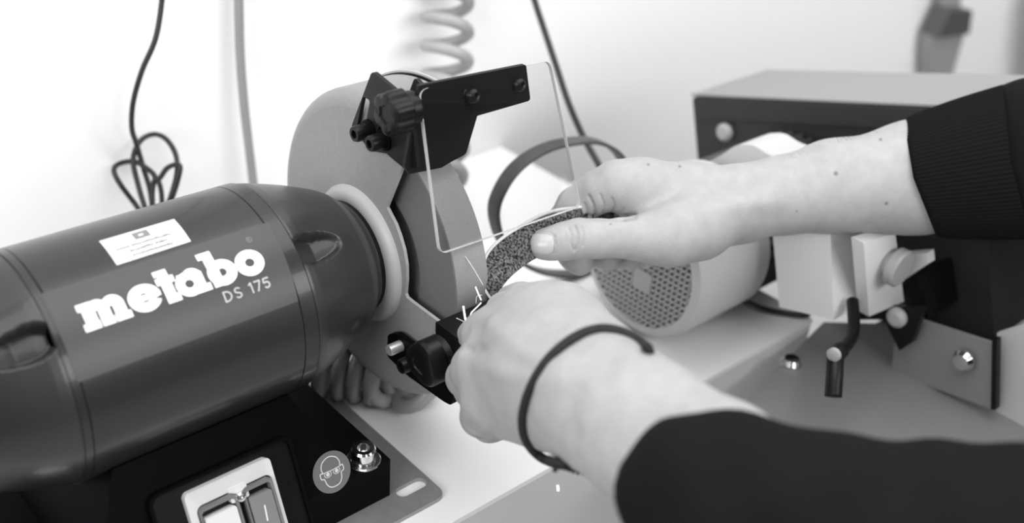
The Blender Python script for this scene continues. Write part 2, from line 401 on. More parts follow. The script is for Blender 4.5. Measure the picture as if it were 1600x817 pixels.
# lettering: pieces in (u mm, v mm) mapped to the motor
def glyphs(parts, name, m, x0, a0, off, sx=1, sy=1, label=None):
    V = []; F = []
    def add(poly):
        n = len(V); V.extend(poly); return n
    def put(u, v): return cylpt(x0+u*.001*sx, a0+math.degrees(v*.001*sy/R0), off)
    for p in parts:
        if p[0] == 'r':
            _, u0, v0, u1, v1 = p; k = 4; b = len(V)
            for i in range(k+1):
                v = v0+(v1-v0)*i/k; V.append(put(u0, v)); V.append(put(u1, v))
            for i in range(k): F.append([b+2*i, b+2*i+1, b+2*i+3, b+2*i+2])
        elif p[0] == 'q':
            b = len(V); k = 4
            (A, B, C_, D) = p[1]
            for i in range(k+1):
                t = i/k; V.append(put(A[0]+(D[0]-A[0])*t, A[1]+(D[1]-A[1])*t)); V.append(put(B[0]+(C_[0]-B[0])*t, B[1]+(C_[1]-B[1])*t))
            for i in range(k): F.append([b+2*i, b+2*i+1, b+2*i+3, b+2*i+2])
        else:
            _, cu, cv, ro, ri, ry, s0, s1 = p; n = 36; b = len(V)   # arc strip; ro/ri radii in u, ry scale in v
            for i in range(n+1):
                t = math.radians(s0+(s1-s0)*i/n)
                V.append(put(cu+ro*math.cos(t), cv+ro*ry*math.sin(t))); V.append(put(cu+ri*math.cos(t), cv+(ri*ry if len(p) < 9 else ri)*math.sin(t)))
            for i in range(n): F.append([b+2*i, b+2*i+2, b+2*i+3, b+2*i+1])
    return mesh(name, V, F, m, npl, False, label)
T = []
xh = 14.4
# m (0..24.5)
T += [('r', 0, 0, 8.3, 3.8), ('r', 1.6, 0, 7.8, xh), ('r', 0, xh-3.8, 7, xh), ('a', 9.4, xh-5.6, 5.6, .5, 1, 0, 180), ('r', 9.1, 0, 15.0, xh-5.4), ('a', 17.2, xh-5.6, 5.6, .5, 1, 0, 180), ('r', 16.7, 0, 22.8, xh-5.4), ('r', 16.2, 0, 24.4, 3.8), ('r', 9.1, 0, 15.6, 3.8)]
# e
T += [('a', 33.2, 7.1, 8.6, 2.9, .86, 20, 335), ('r', 29, 5.6, 40.0, 8.6), ('a', 33.2, 7.1, 8.6, 2.9, .86, 0, 30), ('r', 36.1, 6.0, 41.7, 8.6)]
# t
T += [('r', 43.5, 0, 49.2, 18.6), ('r', 41.6, 10.6, 51.4, 14.4), ('r', 43.5, 0, 51.0, 4.2), ('r', 41.9, 15.4, 46, 18.6)]
# a
T += [('a', 57.6, 6.6, 7.4, 2.4, .92, 0, 360), ('r', 60.0, 0, 66.0, xh-3), ('r', 60.0, 0, 68.2, 4), ('a', 60.4, xh-5.4, 5.6, 1.6, 1, 0, 150), ('r', 52.6, xh-5.6, 57, xh-1.6)]
# b
T += [('r', 69.6, 0, 75.4, 20.6), ('r', 67.2, 16.8, 74, 20.6), ('a', 76.6, 6.9, 8.2, 2.4, .90, 0, 360), ('r', 69.6, 0, 76, 3.6)]
# o
T += [('a', 93.0, 7.1, 8.3, 2.6, .90, 0, 360)]
glyphs(T, 'brand_lettering', M['print'], -.2032, 42.9, .0006, label='bold white slab lettering reading metabo')
D_ = []
def st(u0, v0, u1, v1, w=.95):
    du, dv = u1-u0, v1-v0; l = math.hypot(du, dv); nx_, ny_ = -dv/l*w/2, du/l*w/2
    D_.append(('q', [(u0+nx_, v0+ny_), (u0-nx_, v0-ny_), (u1-nx_, v1-ny_), (u1+nx_, v1+ny_)]))
st(.5, 0, .5, 6); D_.append(('a', 1.4, 3, 3.45, 2.5, .87, -90, 90)); st(.5, .45, 1.6, .45); st(.5, 5.55, 1.6, 5.55)      # D
D_.append(('a', 8.4, 4.35, 1.95, 1.0, .85, 20, 270)); D_.append(('a', 8.4, 1.65, 1.95, 1.0, .85, -160, 90)); 
st(16.6, 0, 16.6, 6); st(15.1, 4.6, 16.6, 5.8)
st(18.4, 5.55, 22.2, 5.55); st(22.0, 5.5, 19.6, 0)
st(24.0, 5.55, 27.3, 5.55); st(24.1, 5.6, 23.8, 3.0); D_.append(('a', 25.4, 2.0, 2.0, 1.05, 1, -155, 140))
glyphs(D_, 'model_lettering', mat('soft_print', .42, .5), -.1313, 34.9, .0005, label='small pale lettering reading DS 175')
D_ = []
D_.append(('a', 0, 0, 1.75, 1.35, 1, 0, 360)); st(-.6, -.8, -.6, .9, .35); D_.append(('a', -.2, .4, .65, .3, 1, -90, 90)); st(-.1, -.1, .6, -.8, .35); st(-.6, .9, -.2, .9, .3); st(-.6, -.1, -.2, -.1, .3)
glyphs(D_, 'registered_mark', M['inkf'], -.1042, 60.1, .0005)
# white sticker above the name
sk = cylpatch([(-.1745, 86.8), (-.1326, 86.8), (-.1333, 69), (-.1746, 68.6)], 'paper_label', M['paper'], G, .0003, label='small white paper label with a grey crest and three lines of script')
def onlab(u, v, w_, h_, m_, name):
    V = []; F = []
    for i in range(5):
        for j in range(2): V.append(cylpt(-.1746+(u+w_*i/4)*.001, 68.8+math.degrees((v+h_*j)*.001/R0), .0005))
    for i in range(4): F.append([2*i, 2*i+2, 2*i+3, 2*i+1])
    return mesh(name, V, F, m_, sk)
onlab(16.5, 12.8, 8.5, 5.6, M['ink'], 'crest'); onlab(19.2, 14.6, 2.6, 1.6, M['paper'], 'crest_mark')
for (u, v, wd) in ((4, 8.9, 33), (10, 5.5, 20), (10, 2.2, 21)):
    VV = []; FF = []
    u1 = u
    while u1 < u+wd:
        lw = random.uniform(.5, 1.6); k = len(VV); hh = random.uniform(1.0, 1.7); dy = random.uniform(-.2, .2)
        for (a, b) in ((0, 0), (lw, 0), (lw, hh*.7), (0, hh)):
            VV.append(cylpt(-.1746+(u1+a)*.001, 68.8+math.degrees((v+dy+b)*.001/R0), .0005))
        FF.append([k, k+1, k+2, k+3]); u1 += lw+random.uniform(.1, .35) + (random.random() < .12)*.8
    mesh('script_line', VV, FF, M['inkf'], sk)

# pedestal: tapering front at 65 degrees, ledges left and right
TH = math.radians(65); FB = np.array([0, math.cos(TH), math.sin(TH)]); FN = np.array([0, -math.sin(TH), math.cos(TH)])
P0 = np.array([0, -.0798, -.1])
def fp(x, v, n=0.): return np.array([x, 0, 0])+P0+FB*v+FN*n
XC = -.149; mir = lambda x: 2*XC-x
xr0, xr1 = -.0672, -.0955
bm = bmesh.new()
fr_ = [fp(xr0, 0), fp(xr1, .0650), fp(mir(xr1), .0650), fp(mir(xr0), 0)]
bk = [np.array([p[0], .085, p[2]]) for p in fr_]
vs = [bm.verts.new(p) for p in fr_+bk]
for q in ((0, 1, 2, 3), (7, 6, 5, 4), (0, 4, 5, 1), (1, 5, 6, 2), (2, 6, 7, 3), (3, 7, 4, 0)): bm.faces.new([vs[i] for i in q])
frombm(bm, 'pedestal', M['blackm'], G, bev=.002)
box((mir(-.0415), -.0798, -.1305), (-.0415, .085, -.1), 'base_block', M['blackm'], G, bev=.0012)
box((-.19, -.03, -.075), (-.108, .03, -.045), 'saddle', M['blackm'], G, bev=.003)
# mounting plate with slots
def slot(cx, cy, L, w_, z, n=8):
    o = []
    for s, a in ((1, -90), (-1, 90)):
        for i in range(n+1):
            t = math.radians(a+180*i/n); o.append((cx+s*(L/2-w_/2)+w_/2*math.cos(t), cy+w_/2*math.sin(t), z))
    return o
zp = -.1332
x1p, y1p, x0p, y2p = -.0118, -.1010, mir(-.0118), .1
outl = [tuple(p)+(zp,) for p in roundpoly([(x1p, y1p), (x1p, y2p), (x0p, y2p), (x0p, y1p)], .008, 6)]
holes = [slot(-.0262, -.0822, .0225, .0095, zp), slot(mir(-.0262), -.0822, .0225, .0095, zp), slot(-.0262, .08, .0225, .0095, zp), slot(mir(-.0262), .08, .0225, .0095, zp)]
prism(outl, (0, 0, .0029), 'mounting_plate', M['plate'], G, holes=holes, label='grey steel plate with slotted corners')
for x in (-.0555, mir(-.0555)):
    b_ = cap_screw((x, -.0707, -.0985), (0, 0, 1), .0078, .0090, 'cap_bolt', G, M['chrome'], label='shiny chrome socket bolt')
    lathe((x, -.0707, -.1), (0, 0, 1), [(0, .003), (0, .0108), (.0008, .0110), (.0014, .0103), (.0014, .003)], 'washer', M['chrome'], b_)
# warning sticker: disc with the outline of a head wearing goggles
sc = (-.0822, .0096)
def fdisc(cx, cv, r, n_, name, m_, parent, ri=0, sxx=1, sy=1, a0=0, a1=360, N=40):
    V = []; F = []
    for i in range(N+1):
        t = math.radians(a0+(a1-a0)*i/N); V.append(fp(cx+r*sxx*math.cos(t), cv+r*sy*math.sin(t), n_)); V.append(fp(cx+ri*sxx*math.cos(t), cv+ri*sy*math.sin(t), n_))
    for i in range(N): F.append([2*i, 2*i+2, 2*i+3, 2*i+1])
    return mesh(name, V, F, m_, parent)
wd = fdisc(*sc, .0129, .0004, 'goggles_sticker', M['smark'], G); wd['label'] = 'round grey sticker with a goggled head'
def fstroke(L, w_, n_, name, m_, parent, closed=False):
    L = smoothpath([(a, b, 0) for a, b in L], 6, closed); V = []; F = []; N = len(L)
    for i, q in enumerate(L):
        a = L[(i-1) % N] if closed else L[max(i-1, 0)]; b = L[(i+1) % N] if closed else L[min(i+1, N-1)]
        t = b-a; t /= np.linalg.norm(t)+1e-12; nn = np.array([-t[1], t[0]])*w_/2
        for s in (1, -1): V.append(fp(q[0]+s*nn[0], q[1]+s*nn[1], n_))
    for i in range(N if closed else N-1): j = (i+1) % N; F.append([2*i, 2*j, 2*j+1, 2*i+1])
    return mesh(name, V, F, m_, parent)
mm = .001; hd = [(-6.2, 1.8), (-6.4, 4.5), (-4.6, 8), (0, 9.8), (4.6, 8), (6.4, 4.5), (6.2, 1.8), (7.9, 1.6), (7.9, -1.5), (6.0, -2.4), (5.2, -6), (2.6, -8.8), (-2.6, -8.8), (-5.2, -6), (-6.0, -2.4), (-7.9, -1.5), (-7.9, 1.6)]
fstroke([(sc[0]+a*mm, sc[1]+b*mm) for a, b in hd], .0007, .0006, 'head_outline', M['paper'], wd, True)
for s in (-1, 1):
    fdisc(sc[0]+s*3.1*mm, sc[1]-.3*mm, .0026, .0007, 'goggle_lens', M['paper'], wd, ri=.0021, sy=.8); fdisc(sc[0]+s*3.1*mm, sc[1]-.3*mm, .0013, .0007, 'goggle_lens', M['paper'], wd)
fstroke([(sc[0]-7*mm, sc[1]+1.6*mm), (sc[0], sc[1]+1.2*mm), (sc[0]+7*mm, sc[1]+1.6*mm)], .0006, .0007, 'goggle_strap', M['paper'], wd)
# switch: black frame, white module, two rocker buttons
def fprism(uvl, n0, n1, name, m_, parent, bev=0, holes=(), label=None):
    return prism([fp(a, b, n0) for a, b in uvl], FN*(n1-n0), name, m_, parent, bev, 2, label, [[fp(a, b, n0) for a, b in h] for h in holes])
def rr(x0, x1, v0, v1, r, n=5): return [((x0+x1)/2+a, (v0+v1)/2+b) for a, b in rrect(x1-x0, v1-v0, r, n)]
sw = fprism(rr(-.192, -.1035, -.0215, .0445, .007), .0, .005, 'switch_frame', M['blackm'], G, bev=.0005, holes=[rr(-.1898, -.1057, -.0195, .0425, .0055)], label='raised black frame around the switch')
fprism(rr(-.1897, -.1058, -.0194, .0424, .0055), .0002, .0028, 'switch_panel', M['blackp'], sw)
md = fprism(rr(-.1735, -.1205, -.0165, .0380, .0035), .0028, .0075, 'switch_module', M['white'], sw, bev=.0008, holes=[rr(-.1690, -.1224, -.0150, .0285, .004)], label='white plastic switch module')
fprism(rr(-.1690, -.1224, -.0150, .0285, .004), .0029, .0034, 'switch_well', M['blackp'], md)
for x0, x1, nm, mt_ in ((-.1675, -.1462, 'off_button', 'button_w'), (-.1407, -.1240, 'on_button', 'btn')):
    bz = fprism(rr(x0-.001, x1+.001, -.0145, .0276, .0035), .003, .0085, 'button_bezel', M['frost'], md, bev=.0006, holes=[rr(x0+.0006, x1-.0006, -.013, .0245, .002)])
    bb = fprism(rr(x0+.0012, x1-.0012, -.0125, .0205, .0015), .003, .0092, nm, M[mt_], md, bev=.0012, label='white rocker button' if 'off' in nm else 'grey rocker button marked with a bar')
fprism([(-.1329, .0035), (-.1321, .0035), (-.1313, .0130), (-.1321, .0130)], .0092, .0094, 'power_mark', M['print'], md)
fprism(rr(-.1490, -.1380, .0215, .0305, .001), .003, .0078, 'screw_tab', M['white'], md, bev=.0005)
o = lathe(fp(-.1434, .0236, .0078), FN, [(0, .0030), (.0008, .0031), (.0018, .0027), (.0024, .0017), (.0022, .0012), (.0012, 0)], 'panel_screw', M['chrome'], sw, n=24)
lathe(fp(-.1094, .0166, .0028), FN, [(0, .0030), (.0004, .0029), (.0004, .0022), (-.0014, .0020), (-.0014, 0)], 'panel_screw', M['blackp'], sw, n=24)

# guard -------------------------------------------------------------
GC = np.array([-.009, .008]); GR = .1015; FX = -.0095
def gpt(x, r, a): return (x, GC[0]-r*math.cos(a), GC[1]+r*math.sin(a))
cut = [(-.0443, .0800), (-.0292, .0465), (-.0330, .0430), (-.0380, .0390), (-.0425, .0330), (-.0470, .0250), (-.0497, .0160), (-.0503, .0050), (-.0494, -.0050), (-.0510, -.0068), (-.0560, -.0071), (-.0975, -.0071)]
ang = lambda y, z: math.atan2(z-GC[1], -(y-GC[0]))
A0 = ang(-.046, .0836); A1 = ang(-.0975, -.0071)+2*PI      # shell runs from A0 the long way round to A1
N = 110; FR = .010
def shell(side):
    x0, xs = (FX, 1) if side < 0 else (.0380, -1)
    ri = GR-FR
    outer = [gpt(x0, ri, A1-(A1-A0)*i/N) for i in range(N+1)]
    inner = [(x0, y, z) for y, z in cut]
    return [Vector(p) for p in outer+inner], xs
P_, xs = shell(-1)
hub = [(FX, -math.cos(t)*.034, math.sin(t)*.034) for t in np.linspace(0, 2*PI, 40, endpoint=False)]
gs = frombm(prism_bm(P_, (.0022, 0, 0), None, [hub]), 'guard_side_plate', M['guard'], G)
gs.data.materials.append(M['guardedge'])  # cutout edge coloured paler to paint in its lit highlight
for p in gs.data.polygons:
    if abs(p.normal.x) < .5 and abs((p.center+gs.location+G.location).y+.06) < .045 and (p.center+gs.location+G.location).z > -.03: p.material_index = 1
A0 += .42; cut[0] = tuple(gpt(0, GR-FR, A0))[1:]; P_, xs = shell(1); A0 -= .36
frombm(prism_bm(P_, (-.0022, 0, 0), None, None or ()), 'guard_side_plate', M['guard'], G)
prof = []
for i in range(7): t = PI/2*i/6; prof.append((FX+FR-FR*math.cos(t), GR-FR+FR*math.sin(t)))
prof += [(.030, GR), (.037, GR), (.037, GR-.0022), (.030, GR-.0022)]
for i in range(7): t = PI/2*(6-i)/6; prof.append((FX+.0022+(FR-.0022)-(FR-.0022)*math.cos(t), GR-FR+(FR-.0022)*math.sin(t)))
lathe((0, GC[0], GC[1]), (1, 0, 0), prof+[prof[0]], 'guard_rim', M['guard'], G, n=120, a0=A0, a1=A1, u=(0, -1, 0), v=(0, 0, 1), sharp=40)
lathe((0, GC[0], GC[1]), (1, 0, 0), [(.038, .095), (.0385, GR+.0008), (.0395, GR+.0008), (.0395, .095)], 'guard_seam', M['blackp'], G, n=120, a0=A0+.36, a1=A1-.5, u=(0, -1, 0), v=(0, 0, 1))
lathe((0, GC[0], GC[1]), (1, 0, 0), [(.0395, .060), (.0395, GR+.002), (.0415, GR+.002), (.0425, GR), (.0425, .060)], 'guard_outer_cover', M['collar'], G, n=120, a0=A0+.36, a1=A1-.2, u=(0, -1, 0), v=(0, 0, 1))
# wheel
wl = lathe((0, 0, 0), (1, 0, 0), [(.0025, 0), (.0025, .030), (.0025, .0500), (.0003, .0512), (0, .0520), (0, .0868), (.0006, .0875)], 'grinding_wheel', M['wheel'], G, n=160, sharp=20, label='fine grey abrasive wheel')
lathe((0, 0, 0), (1, 0, 0), [(.0006, .0875), (.0125, .0877), (.0245, .0875), (.025, .0868), (.025, 0)], 'wheel_rim', M['tread'], wl, n=160, sharp=40)
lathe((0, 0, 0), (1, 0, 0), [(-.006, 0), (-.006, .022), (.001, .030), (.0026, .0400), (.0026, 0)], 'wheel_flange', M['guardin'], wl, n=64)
# far wheel guard on the left end
lathe((0, -.005, .005), (1, 0, 0), [(-.286, .034), (-.2865, GR-.01), (-.289, GR-.003), (-.297, GR), (-.335, GR), (-.335, 0)], 'guard_rim', M['guard'], G, n=96)

# upper bracket, bar and screws --------------------------------------
PX = -.0135
def px_poly(L, X): return [onX(x, y, X) for x, y in L]
ck = roundpoly(px_poly([(581, 111), (640, 160), (652, 262), (631, 263), (614, 249), (604, 240), (580, 236), (548, 200)], PX), [.003, 0, 0, 0, 0, .001, .003, .004], 4)
s1 = px_poly([(567, 150), (578, 157), (569, 206), (557, 200)], PX); s2 = px_poly([(592, 196), (599, 200), (595, 218), (588, 213)], PX)
br = prism(ck, (.0026, 0, 0), 'shield_bracket', M['satin'], G, holes=[roundpoly(s1, .002, 3), roundpoly(s2, .002, 3)])
for q in ((560, 207), (584, 222)):
    c = onX(q[0]+15, q[1]-3, PX-.001)
    lathe(c+np.array([.001, 0, 0]), (-1, 0, 0), [(0, .002), (0, .0066), (.0012, .0066), (.0014, .006), (.0014, .002)], 'washer', M['blackm'], br, n=32)
    s_ = cap_screw(c, (-1, 0, 0), .0049, .0100, 'cap_screw', br, M['blackp'])
tab = prism(roundpoly(px_poly([(648, 120), (670, 150), (668, 185), (640, 190), (637, 150)], .004), [.003, .001, 0, 0, .001], 4), (.0026, 0, 0), 'bracket_tab', M['satin'], br)
fy = -.0585
fl = roundpoly([onY(x, y, fy) for x, y in ((655, 134), (822, 101), (829, 157), (746, 181), (728, 241), (703, 254), (690, 262), (640, 272), (632, 262))], [.001, .0015, .0025, 0, .002, .002, 0, 0, 0], 4)
prism(fl, (0, .0025, 0), 'shield_bar', M['satin'], br, label='black steel bar carrying the clear shield')
k1 = onX(646, 168, -.010)
star_knob(k1, (-1, .0, .0), .0130, .0195, 'star_knob', br, M['blackp'], lobes=6, stem=.62)
# clear eye shield
sh = empty('eye_shield', onY(780, 250, -.07), 'clear acrylic eye shield with rounded corners held by the black bar', 'shield')
q4 = [onY(655, 140, -.0605), onY(860, 94, -.052), onY(908, 323, -.079), onY(688, 398, -.081)]
# make it planar: least squares plane through the four corners
Q4 = np.array(q4); c0 = Q4.mean(0); nrm = np.linalg.svd(Q4-c0)[2][2]; nrm = nrm*(1 if nrm[1] < 0 else -1)
Q4 = np.array([CAM+(q-CAM)*(((c0-CAM)@nrm)/((q-CAM)@nrm)) for q in Q4])
ol = roundpoly(list(Q4), .0058, 6)
pf = bmesh.new(); a = [pf.verts.new(p) for p in ol]; pf.faces.new(a); b = [pf.verts.new(p-nrm*.0022) for p in ol]; pf.faces.new(b[::-1]); n = len(ol)
sp = frombm(pf, 'shield_pane', M['acrylic'], sh)
V = [p for p in ol]+[p-nrm*.0022 for p in ol]; F = [[i, (i+1) % n, n+(i+1) % n, n+i] for i in range(n)]
# polished rim, a touch proud of the pane
ins = [c0+(p-c0)*(1-.0004/np.linalg.norm(p-c0)) for p in ol]
V = [p+nrm*.0001 for p in ol]+[p-nrm*.0023 for p in ol]+[p+nrm*.0001 for p in ins]+[p-nrm*.0023 for p in ins]
F = []
for i in range(n):
    j = (i+1) % n; F += [[i, j, n+j, n+i], [i, j, 2*n+j, 2*n+i], [n+i, n+j, 3*n+j, 3*n+i]]
mesh('shield_edge', V, F, M['acredge'], sh, label='bright polished edge of the shield')
for x, y in ((737, 149), (809, 132)):
    c = CAM+(ray(x, y))*(((c0-CAM)@nrm)/(ray(x, y)@nrm))
    lathe(c-nrm*.0062, nrm, [(0, .002), (.006, .002), (.0063, .0046), (.0075, .0045), (.0095, .0036), (.0105, .0022), (.0102, .0012), (.0090, .0006), (.009, 0)], 'dome_screw', M['blackp'], sh, n=32)
    lathe(c-nrm*.0032, nrm, [(0, .002), (0, .0062), (.0008, .0062), (.0008, .002)], 'washer', M['blackm'], sh, n=32)

# tool rest ----------------------------------------------------------
RX = -.0165
arm = roundpoly(px_poly([(606, 522), (620, 521), (664, 556), (708, 592), (706, 634), (694, 628), (638, 588), (604, 556)], RX), [.003, .003, 0, 0, .003, .003, .002, .004], 4)
tr_ = prism(arm, (.004, 0, 0), 'tool_rest_arm', M['blackm'], G, bev=.0006, label='slotted black arm of the tool rest')
c = onX(632, 541, RX-.0005)
lathe(onX(626, 540, RX), (-1, 0, 0), [(-.003, 0), (-.003, .0037), (.0085, .0037), (.0092, .0033), (.0092, 0)], 'pin', M['zinc'], tr_, n=32, label='bare zinc pin')
cap_screw(onX(643, 566, RX-.001), (-1, 0, 0), .0049, .0085, 'cap_screw', tr_, M['blackp'])
star_knob(onX(693, 553, RX-.001), (-1, 0, 0), .0150, .0180, 'star_knob', tr_, M['blackp'], lobes=3, stem=.7, phase=2.2)
zr = .0005
ch = [(-.0185, -.091, zr), (-.0185, -.091, zr-.022), (-.0185, -.126, zr-.022), (-.0185, -.126, zr)]
prism(roundpoly([(-.0185, -.0905, zr-.002), (-.0185, -.0945, zr-.026), (-.0185, -.130, zr-.024), (-.0185, -.130, zr-.002)], .003, 3), (.008, 0, 0), 'rest_side', M['blackp'], tr_, bev=.0008)
box((-.0180, -.1300, zr-.004), (.048, -.0905, zr), 'rest_table', M['blackp'], tr_, bev=.0006)

# ================================================================== leather strip held to the wheel
top = smoothpath([(912, 318), (895, 324), (868, 327), (842, 336), (815, 352), (788, 369), (768, 387), (757, 406), (753, 428), (757, 448), (768, 466), (790, 486)], 6)if False else None
def P2(L): return [np.array([a, b, 0.]) for a, b in L]
tp = smoothpath(P2([(960, 322), (925, 322), (895, 325), (868, 329), (842, 338), (815, 353), (788, 370), (768, 388), (757, 406), (753, 426), (756, 446), (766, 464), (782, 482)]), 5)
btm = smoothpath(P2([(960, 396), (925, 398), (895, 396), (872, 396), (852, 398), (835, 405), (818, 416), (803, 428), (792, 439), (786, 447), (782, 454), (782, 466), (790, 482)]), 5)
NL = len(tp); MJ = 8; V = []; F = []
tl = np.interp(np.arange(NL)/5, np.arange(13), [.756, .745, .724, .713, .704, .695, .686, .677, .670, .666, .667, .669, .672])
for s in (0, 1):
    for i in range(NL):
        for j in range(MJ+1):
            u = j/MJ; q = tp[i]*(1-u)+btm[i]*u; bulge = .0025*math.sin(PI*u)
            V.append(at(q[0], q[1], tl[i]+.004*u-bulge+(.0022 if s else 0)))
K = NL*(MJ+1); idx = lambda s, i, j: s*K+i*(MJ+1)+j
fm = []
for i in range(NL-1):
    for j in range(MJ):
        F.append([idx(0, i, j), idx(0, i+1, j), idx(0, i+1, j+1), idx(0, i, j+1)]); fm.append(0)
        F.append([idx(1, i, j), idx(1, i, j+1), idx(1, i+1, j+1), idx(1, i+1, j)]); fm.append(1)
    for j in (0, MJ): F.append([idx(0, i, j), idx(1, i, j), idx(1, i+1, j), idx(0, i+1, j)]); fm.append(1)
strip = empty('leather_strip', at(800, 420, .69), 'fuzzy grey leather strip pinched by the thumb and pressed to the wheel', 'leather')
body_ = mesh('strap_body', V, F, M['leather'], strip, True, mats=[M['ledge']], fm=fm)
ep = [at(q[0]-.3, q[1], tl[i]+.0005) for i, q in enumerate(tp)]
tube(ep, .0011, 'cut_edge', M['ledge'], strip, sub=0, label='pale cut edge of the leather')
lathe(at(773, 420, .6745), ray(773, 420), [(-.001, .0012), (-.0012, .0019), (-.0004, .0024), (0, .0024)], 'punched_hole', M['ledge'], strip, n=20)
lathe(at(773, 420, .6742), ray(773, 420), [(0, .0013), (-.0002, 0)], 'punched_hole', M['blackp'], strip, n=20)

# ================================================================== the person
PER = empty('person', at(1750, 700, .6)*np.array([1, 1, 0])+np.array([0, 0, -1.05]), 'person in a black sweatshirt holding leather to the grinding wheel with both hands', 'person')
# right hand and forearm
H = Blob()
H.group(.004, .012, [   # forearm and palm mass
    [(1478, 271, .778, 86), (1430, 275, .775, 83), (1300, 290, .765, 67), (1220, 304, .758, 55), (1160, 312, .752, 50)],
    [(1430, 290, .79, 72), (1220, 312, .775, 46), (1150, 322, .768, 44)],
    [(1160, 312, .752, 50), (1080, 305, .748, 47), (1000, 296, .742, 45), (962, 288, .739, 36)],
    [(1150, 322, .768, 46), (1060, 320, .775, 50), (985, 300, .782, 40)],
    [(1160, 325, .760, 48), (1090, 345, .750, 50)]])
H.group(.0075, .010, [   # thumb base
    [(1150, 322, .745, 46), (1090, 350, .730, 50), (1045, 368, .722, 45), (1000, 372, .716, 36)],
    [(1090, 355, .742, 48), (1040, 365, .742, 45)]])
H.group(.0032, .0035, [   # thumb
    [(1010, 373, .716, 34), (972, 372, .712, 30.5), (935, 373, .708, 30), (905, 373, .705, 31), (880, 377, .7035, 28.5), (858, 381, .7025, 24.5), (846, 382, .702, 22.5)]])
H.group(.004, .003, [   # index
    [(962, 288, .739, 36), (935, 300, .742, 33), (900, 322, .748, 30), (880, 348, .752, 26), (880, 378, .752, 24), (897, 400, .748, 23), (906, 409, .746, 22)]])
H.group(.0015, .003, [   # middle
    [(985, 300, .772, 36), (925, 325, .782, 28), (905, 360, .782, 25), (920, 390, .774, 23), (950, 402, .768, 22)]])
H.group(.0015, .003, [   # ring
    [(1000, 305, .79, 34), (945, 335, .80, 26), (930, 370, .797, 24), (960, 398, .787, 21), (984, 403, .781, 20)]])
H.group(.0015, .003, [   # little
    [(1030, 320, .80, 32), (975, 345, .81, 23), (965, 375, .806, 21), (990, 398, .797, 18), (1006, 402, .792, 17)]])
def finish_skin(B, h, creases, moles, name, parent, soft=()):
    V, Q = B.surf(h); V = relax(V, Q, 3, .5); N_ = normals(V, Q); p = vpx(V); face = -(N_*(V/np.linalg.norm(V, axis=1)[:, None])).sum(1) > .05
    for L, wd_, dp in creases:
        d = polyd(p, L)*V[:, 2]/FOC; V = V-N_*(1.7*dp*np.exp(-(d/wd_)**2)*face)[:, None]
    N_ = normals(V, Q); mo = np.zeros(len(V))
    for x, y, r in moles:
        d = np.hypot(p[:, 0]-x, p[:, 1]-y); mo = np.maximum(mo, np.clip(1.3-d/r, 0, 1)*face)
    o = mesh(name, c2w(V), Q, M['skin'], parent, True)
    at__ = o.data.attributes.new('mole', 'FLOAT', 'POINT'); at__.data.foreach_set('value', mo.astype(np.float32)); return o
cr = [([(889, 356), (893, 366), (892, 380), (897, 392)], .0006, .0006), ([(898, 352), (903, 364), (903, 380), (899, 390)], .0006, .00075), ([(908, 352), (913, 366), (911, 384)], .0006, .0007), ([(882, 362), (884, 378)], .0006, .0003),
      ([(975, 340), (958, 341), (935, 340), (915, 338)], .0010, .0020), ([(930, 338), (928, 322), (920, 306)], .0009, .0009), ([(942, 338), (944, 320), (938, 304)], .0008, .0006), ([(955, 336), (960, 322), (956, 310)], .0008, .0006), ([(968, 336), (974, 326)], .0009, .0005), ([(918, 334), (913, 318)], .0008, .0006),
      ([(975, 340), (990, 338)], .002, .0010), ([(1112, 304), (1150, 300), (1188, 292)], .0055, .0011), ([(1060, 330), (1130, 322), (1220, 312)], .008, -.0006), ([(1160, 318), (1200, 316)], .006, -.0005),
      ([(830, 366), (843, 361), (858, 362), (866, 368)], .0006, .0004), ([(866, 368), (868, 382), (864, 396)], .0006, .0005)]
hr = finish_skin(H, .00085, cr, [(1306, 271, 3.6), (1062, 260, 2.4), (1385, 318, 3.0), (1013, 257, 2.2), (1376, 218, 2.6), (954, 350, 1.6), (1245, 330, 1.6)], 'right_hand', PER)
# thumb nail
V = []; F = []; nu, nv = 12, 10
for s in (0, 1):
    for i in range(nu+1):
        for j in range(nv+1):
            u, v = i/nu*2-1, j/nv*2-1
            k = (abs(u)**4+abs(v)**4)**.25; mx_ = max(abs(u), abs(v), 1e-6); u2, v2 = u*mx_/max(k, 1e-6), v*mx_/max(k, 1e-6)
            x, y = 846.5+u2*18.5, 381.5+v2*16.0+u2*1.0
            t = H.hit(x, y) or .71
            V.append(px3(x, y, t-(.0002 if s == 0 else -.001)-(.0002*(1-k) if s == 0 else 0)))
K = (nu+1)*(nv+1)
for i in range(nu):
    for j in range(nv): F.append([i*(nv+1)+j, (i+1)*(nv+1)+j, (i+1)*(nv+1)+j+1, i*(nv+1)+j+1][::-1])
bd = [i*(nv+1) for i in range(nu+1)]+[nu*(nv+1)+j for j in range(1, nv+1)]+[i*(nv+1)+nv for i in range(nu-1, -1, -1)]+[j for j in range(nv-1, 0, -1)]
for a, b in zip(bd, bd[1:]+bd[:1]): F.append([a, b, b+K, a+K])
mesh('thumb_nail', c2w(np.array(V)), F, M['nail'], hr, True, label='short pale thumb nail')
